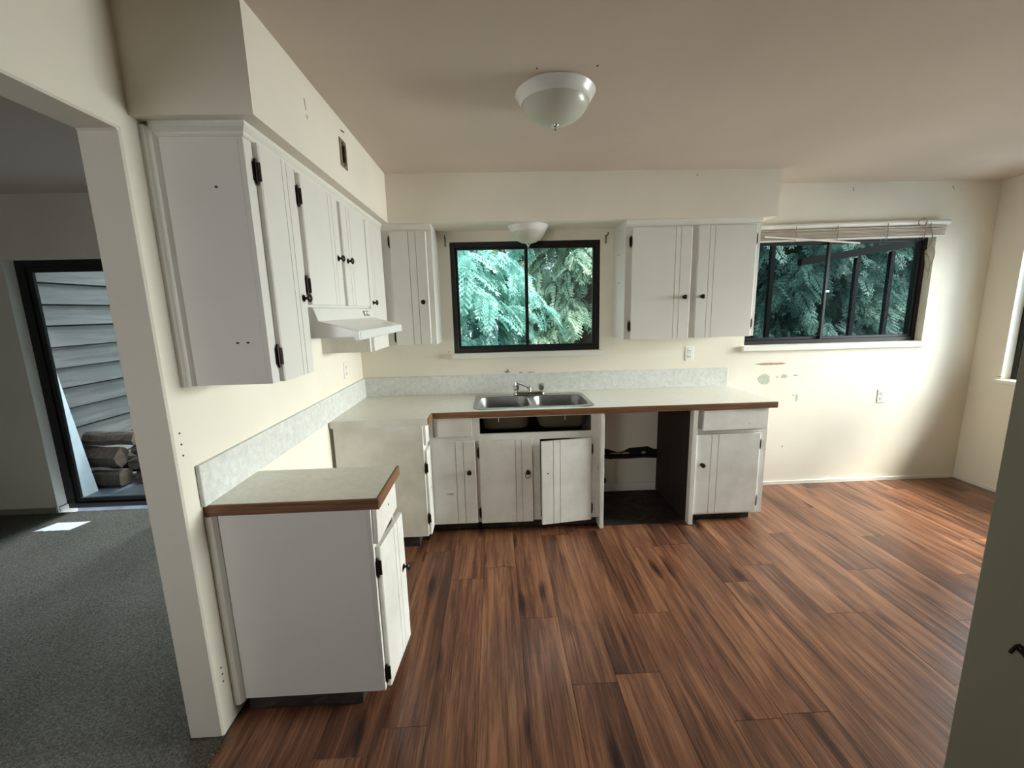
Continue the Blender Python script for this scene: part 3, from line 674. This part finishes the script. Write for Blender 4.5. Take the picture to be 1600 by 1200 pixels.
for i in range(26):
    a = i/25*2*math.pi; pts.append((4.625+.035*math.cos(a)+.01*math.sin(2*a), -.08, 1.92+.1*math.sin(a)))
m.tube(pts, .003, 6); m.build('pull_cord', 'cord', t, smooth=True)

# ------------------------------------------------------------------ living room, and what lies beyond its glass door
r = random.Random(5)
poly = [(-2.5, -.335), (-2.44, -.322), (-2.42, -.335), (-2.39, -.325), (-2.36, -.33), (-2.3, -.328), (-2.235, -.33), (-2.195, -.195), (-2.45, -.2)]
tag(MB().pz(poly, .0045, .008).build('paper_sheet', 'paper'), 'torn white sheet of paper on the carpet before the sliding door', 'paper')
GZ = -.055
ground = MB().box(-14, 20, .16, 22, GZ-.2, GZ-.02).build('ground', 'soil', **st)
deck = MB().box(-3.2, 0.4, .17, 4.5, GZ-.02, GZ).build('floor_patio', 'deck', **st)
wall_out = MB().box(-3.3, -3.06, .17, 3.6, GZ, 2.9).build('wall_outside', 'wood_patio', **st)
for i in range(15):
    z = -.02+i*.197; j = r.uniform(-.004, .004)
    m = MB(); m.py([(-3.062, z), (-3.022, z+j), (-3.044, z+.186), (-3.062, z+.186)], .17, 3.55)
    m.build('siding_board', 'siding', wall_out, origin=(-3.04, 1.8, z))
MB().box(-3.3, -1.4, .17, 1.5, 2.75, 2.85).build('roof', 'wood_patio', **st)  # unseen roof added to keep the sun off the siding
m = MB(); m.prism([(-2.845, GZ), (-2.857, GZ), (-3.0, 1.35), (-2.988, 1.35)], lambda x, z: (x, .17, z), lambda x, z: (x, .585-.03*(z-GZ), z))
tag(m.build('white_board', 'sheet'), 'speckled white board leaning on the outside siding behind the glass', 'board')
def log(p0, p1, ry, rz, seed, n=9, split=False, label='', flat=.0):
    """split firewood billet between its two end points"""
    q = random.Random(seed); p0 = Vector(p0); p1 = Vector(p1); ax = (p1-p0).normalized(); side = ax.cross(Vn(0, 0, 1)).normalized(); up = side.cross(ax)
    prof = []
    for i in range(n):
        a = 2*math.pi*i/n+q.uniform(-.1, .1); k = q.uniform(.78, 1.12)
        y, z = math.cos(a)*ry*k, math.sin(a)*rz*k
        if split: y = max(-ry*.86, min(ry*.86, y*1.35)); z = max(-rz*.84, min(rz*.84, z*1.35))
        prof.append((y, z))
    loops = []
    for s_ in range(6):
        u = s_/5; c = p0.lerp(p1, u)+up*.006*q.uniform(-1, 1)
        loops.append([c+side*y*q.uniform(.95, 1.05)+up*z*q.uniform(.95, 1.05) for y, z in prof])
    t = thing('firewood_log', tuple((p0+p1)/2), label, 'firewood', 'firewood stacked on the patio')
    MB().loft(loops, False, False).build('bark', 'bark', t)
    for l, s_ in ((loops[0], -1), (loops[-1], 1)):
        c = sum(l, Vn(0, 0, 0))/len(l); m = MB()
        m.add([p+ax*s_*.001 for p in l]+[c+ax*s_*.004], [(i, (i+1) % len(l), len(l)) for i in range(len(l))]); m.build('cut_end', 'cutwood', t)
log((-3.0, .74, .44), (-2.56, .78, .415), .07, .07, 1, label='long dark log lying on top of the firewood stack')
log((-3.0, .72, .26), (-2.68, .72, .245), .09, .1, 2, label='thick round log under the top one, cut end showing')
log((-3.0, .70, .04), (-2.66, .70, .035), .09, .085, 3, n=12, split=True, label='squared pale log at the foot of the stack')
log((-2.5, .80, .42), (-2.18, .82, .41), .065, .06, 4, label='short log at the top right of the stack')
log((-2.6, .80, .285), (-2.2, .8, .29), .065, .055, 5, label='thin log second from the top at the stack’s right side')
log((-2.62, .76, .15), (-2.25, .80, .17), .075, .055, 6, split=True, label='curved pale log in the middle of the right side of the stack')
log((-2.58, .76, .02), (-2.2, .80, .02), .08, .07, 7, label='dark log low at the right side of the stack')
log((-2.99, 1.0, .1), (-2.5, 1.0, .1), .1, .14, 8, label='broad log at the back of the stack against the siding')
log((-2.48, 1.02, .15), (-2.1, 1.02, .15), .1, .14, 9, label='broad log behind the right side of the stack')

# outside the kitchen windows: trees, dark bar frame, shed
rng = np.random.default_rng(4)
def frond_template():
    V, Fc = [], []
    def kite(p, d, w, L):
        d = d/np.linalg.norm(d); s = np.cross(d, [0, 0, 1.]); s /= np.linalg.norm(s); k = len(V)
        V.extend([p, p+d*L*.45+s*w, p+d*L, p+d*L*.45-s*w]); Fc.append((k, k+1, k+2, k+3))
    q = np.random.default_rng(11)
    for i in range(8):
        tt = .08+i*.115; p = np.array([tt, 0, -.32*tt*tt]); L = .40*(1-.62*tt)*(.7 if i == 0 else 1)*q.uniform(.85, 1.1)
        for sg in (-1, 1):
            d = np.array([.8, sg*.72, -.12-.35*tt]); d /= np.linalg.norm(d)
            kite(p, d, .021, L)
            for k in range(3):
                u = .28+.26*k; e = d*1.0+np.array([.35, 0, -.25])+np.array([-sg*d[1], 0, 0])*0
                for s2 in (-1, 1):
                    ang = s2*.75; c_, s_ = math.cos(ang), math.sin(ang)
                    e = np.array([d[0]*c_-d[1]*s_, d[0]*s_+d[1]*c_, d[2]-.22])
                    kite(p+d*L*u, e, .019, L*.36*(1.1-.4*u))
    kite(np.array([.88, 0, -.25]), np.array([1., 0, -.7]), .02, .2); kite(np.array([0., 0, 0]), np.array([1., 0, -.3]), .01, .95)
    return np.array(V), np.array(Fc)
FV, FF = frond_template()
def make_foliage(H, Rb, nb, droop, size, dens):
    P, A = [], []
    for b in range(nb):
        h = .15+(H-.3)*(b+rng.random())/nb; L = Rb*(1-.72*h/H)*rng.uniform(.7, 1.1); az = rng.random()*2*math.pi
        d = np.array([math.cos(az), math.sin(az), 0])
        for s in range(int(L*dens)):
            u = .12+.88*rng.random()**.7
            p = d*L*u+np.array([0, 0, h+.12*L*u-droop*L*u*u])+rng.normal(0, .06, 3)
            P.append(p); A.append((az+rng.choice((-1, 1))*rng.uniform(.1, 1.1), rng.uniform(.15, 1.05), rng.normal(0, .5), size*rng.uniform(.6, 1.25)))
    P = np.array(P); A = np.array(A); n = len(P)
    ca, sa = np.cos(A[:, 0]), np.sin(A[:, 0]); ct, s_t = np.cos(A[:, 1]), np.sin(A[:, 1]); cr, sr = np.cos(A[:, 2]), np.sin(A[:, 2])
    v = FV[None]*A[:, 3][:, None, None]
    y = v[:, :, 1]*cr[:, None]-v[:, :, 2]*sr[:, None]; z = v[:, :, 1]*sr[:, None]+v[:, :, 2]*cr[:, None]; x = v[:, :, 0]
    x, z = x*ct[:, None]+z*s_t[:, None], -x*s_t[:, None]+z*ct[:, None]
    x, y = x*ca[:, None]-y*sa[:, None], x*sa[:, None]+y*ca[:, None]
    co = np.stack([x, y, z], 2)+P[:, None]; co = co.reshape(-1, 3)
    fc = (FF[None]+(np.arange(n)*len(FV))[:, None, None]).reshape(-1)
    me = bpy.data.meshes.new('foliage'); me.vertices.add(len(co)); me.vertices.foreach_set('co', co.ravel().astype(np.float32))
    me.loops.add(len(fc)); me.loops.foreach_set('vertex_index', fc.astype(np.int32))
    nf = len(fc)//4; me.polygons.add(nf); me.polygons.foreach_set('loop_start', np.arange(0, nf*4, 4, dtype=np.int32))
    me.update(calc_edges=True); return me
FOL = {'near': make_foliage(6.0, 2.0, 130, .42, .42, 26), 'far': make_foliage(9.0, 3.0, 110, .35, .48, 17)}
def tree(x, y, kind, mat, label, rot=0, s=1):
    t = thing('cedar_tree', (x, y, GZ-.02), label, 'tree', 'cedar trees outside the kitchen')
    H = (6.0 if kind == 'near' else 8.0)*s
    MB().tube([(x, y, GZ-.02), (x+.02, y, H*.4), (x, y+.03, H*.98)], [.15*s, .1*s, .015], 10).build('trunk', 'trunk', t, smooth=True)
    me = FOL[kind]
    if not me.materials: me.materials.append(M[mat])
    o = bpy.data.objects.new('foliage', me); COL.objects.link(o); o.material_slots[0].link = 'OBJECT'; o.material_slots[0].material = M[mat]; o.parent = t; o.rotation_euler.z = rot; o.scale = (s, s, s); o['kind'] = 'stuff'
    return t
tree(.35, 2.9, 'near', 'leafteal', 'bright teal cedar filling the left pane of the sink window')
tree(2.75, 4.2, 'near', 'leafgreen', 'grey-green cedar behind the right pane of the sink window', 1.3)
tree(5.6, 3.0, 'near', 'leafdark', 'dark drooping cedar behind the left pane of the right window', 2.4)
tree(7.9, 3.2, 'near', 'leafdark', 'dark drooping cedar behind the right pane of the right window', 4.0)
tree(6.9, 5.0, 'near', 'leafdark', 'dark cedar filling the gap between the two behind the right window', .9, 1.15)
tree(11.3, 5.2, 'near', 'leafdark', 'dark cedar at the far end behind the right window', 1.9, 1.2)
tree(9.7, 4.8, 'near', 'leafdark', 'dark cedar left of the outermost one behind the right window', 3.1, 1.1)
tree(12.5, 8.5, 'far', 'leafdark', 'tall dark cedar far off at the right edge of the right window', 1.1)
tree(1.3, 7.5, 'far', 'leafgreen', 'tall cedar further back between the two sink window cedars', .4)
tree(4.6, 7.6, 'far', 'leafdark', 'tall dark cedar standing back behind the wall between the windows', 2.0)
tree(9.0, 7.0, 'far', 'leafdark', 'tall dark cedar furthest back behind the right window', 3.0)
tree(-1.6, 6.6, 'far', 'leafteal', 'tall teal cedar left of the sink window, behind the nearest one', 5.0)
t = thing('bar_frame', (4.5, .9, GZ-.02), 'dark frame of posts and a sloping beam outside the right window', 'patio frame')  # dark bars showing in the right window, modelled as posts and beams
for x in (3.91, 4.8, 5.16): MB().box(x-.02, x+.02, .8, .84, GZ-.02, 2.6 if x < 4 else 2.0+(x-4.585)*.15).build('post', 'wood_patio', t)
m = MB(); m.prism([(.79, 0), (.85, 0), (.85, .07), (.79, .07)], lambda y, z: (4.2, y, 1.965+z), lambda y, z: (6.0, y, 2.22+z)); m.build('beam', 'wood_patio', t)
MB().box(3.86, 6.0, .8, .85, 2.6, 2.68).build('beam', 'wood_patio', t)
t = thing('garden_shed', (4.6, 12.2, GZ-.02), 'pale blue boarded shed low behind the trees at the sink window', 'shed')
for i in range(10):
    MB().box(3.6+i*.2, 3.792+i*.2, 11.4, 11.43, GZ-.02, 1.25).build('board', 'shed', t)
MB().box(3.55, 5.65, 11.43, 13, GZ-.02, 1.25).build('shed_body', 'shed', t)
MB().py([(3.5, 1.25), (5.7, 1.25), (5.7, 1.3), (3.5, 1.3)], 11.3, 13.1).build('roof', 'wood_patio', t)
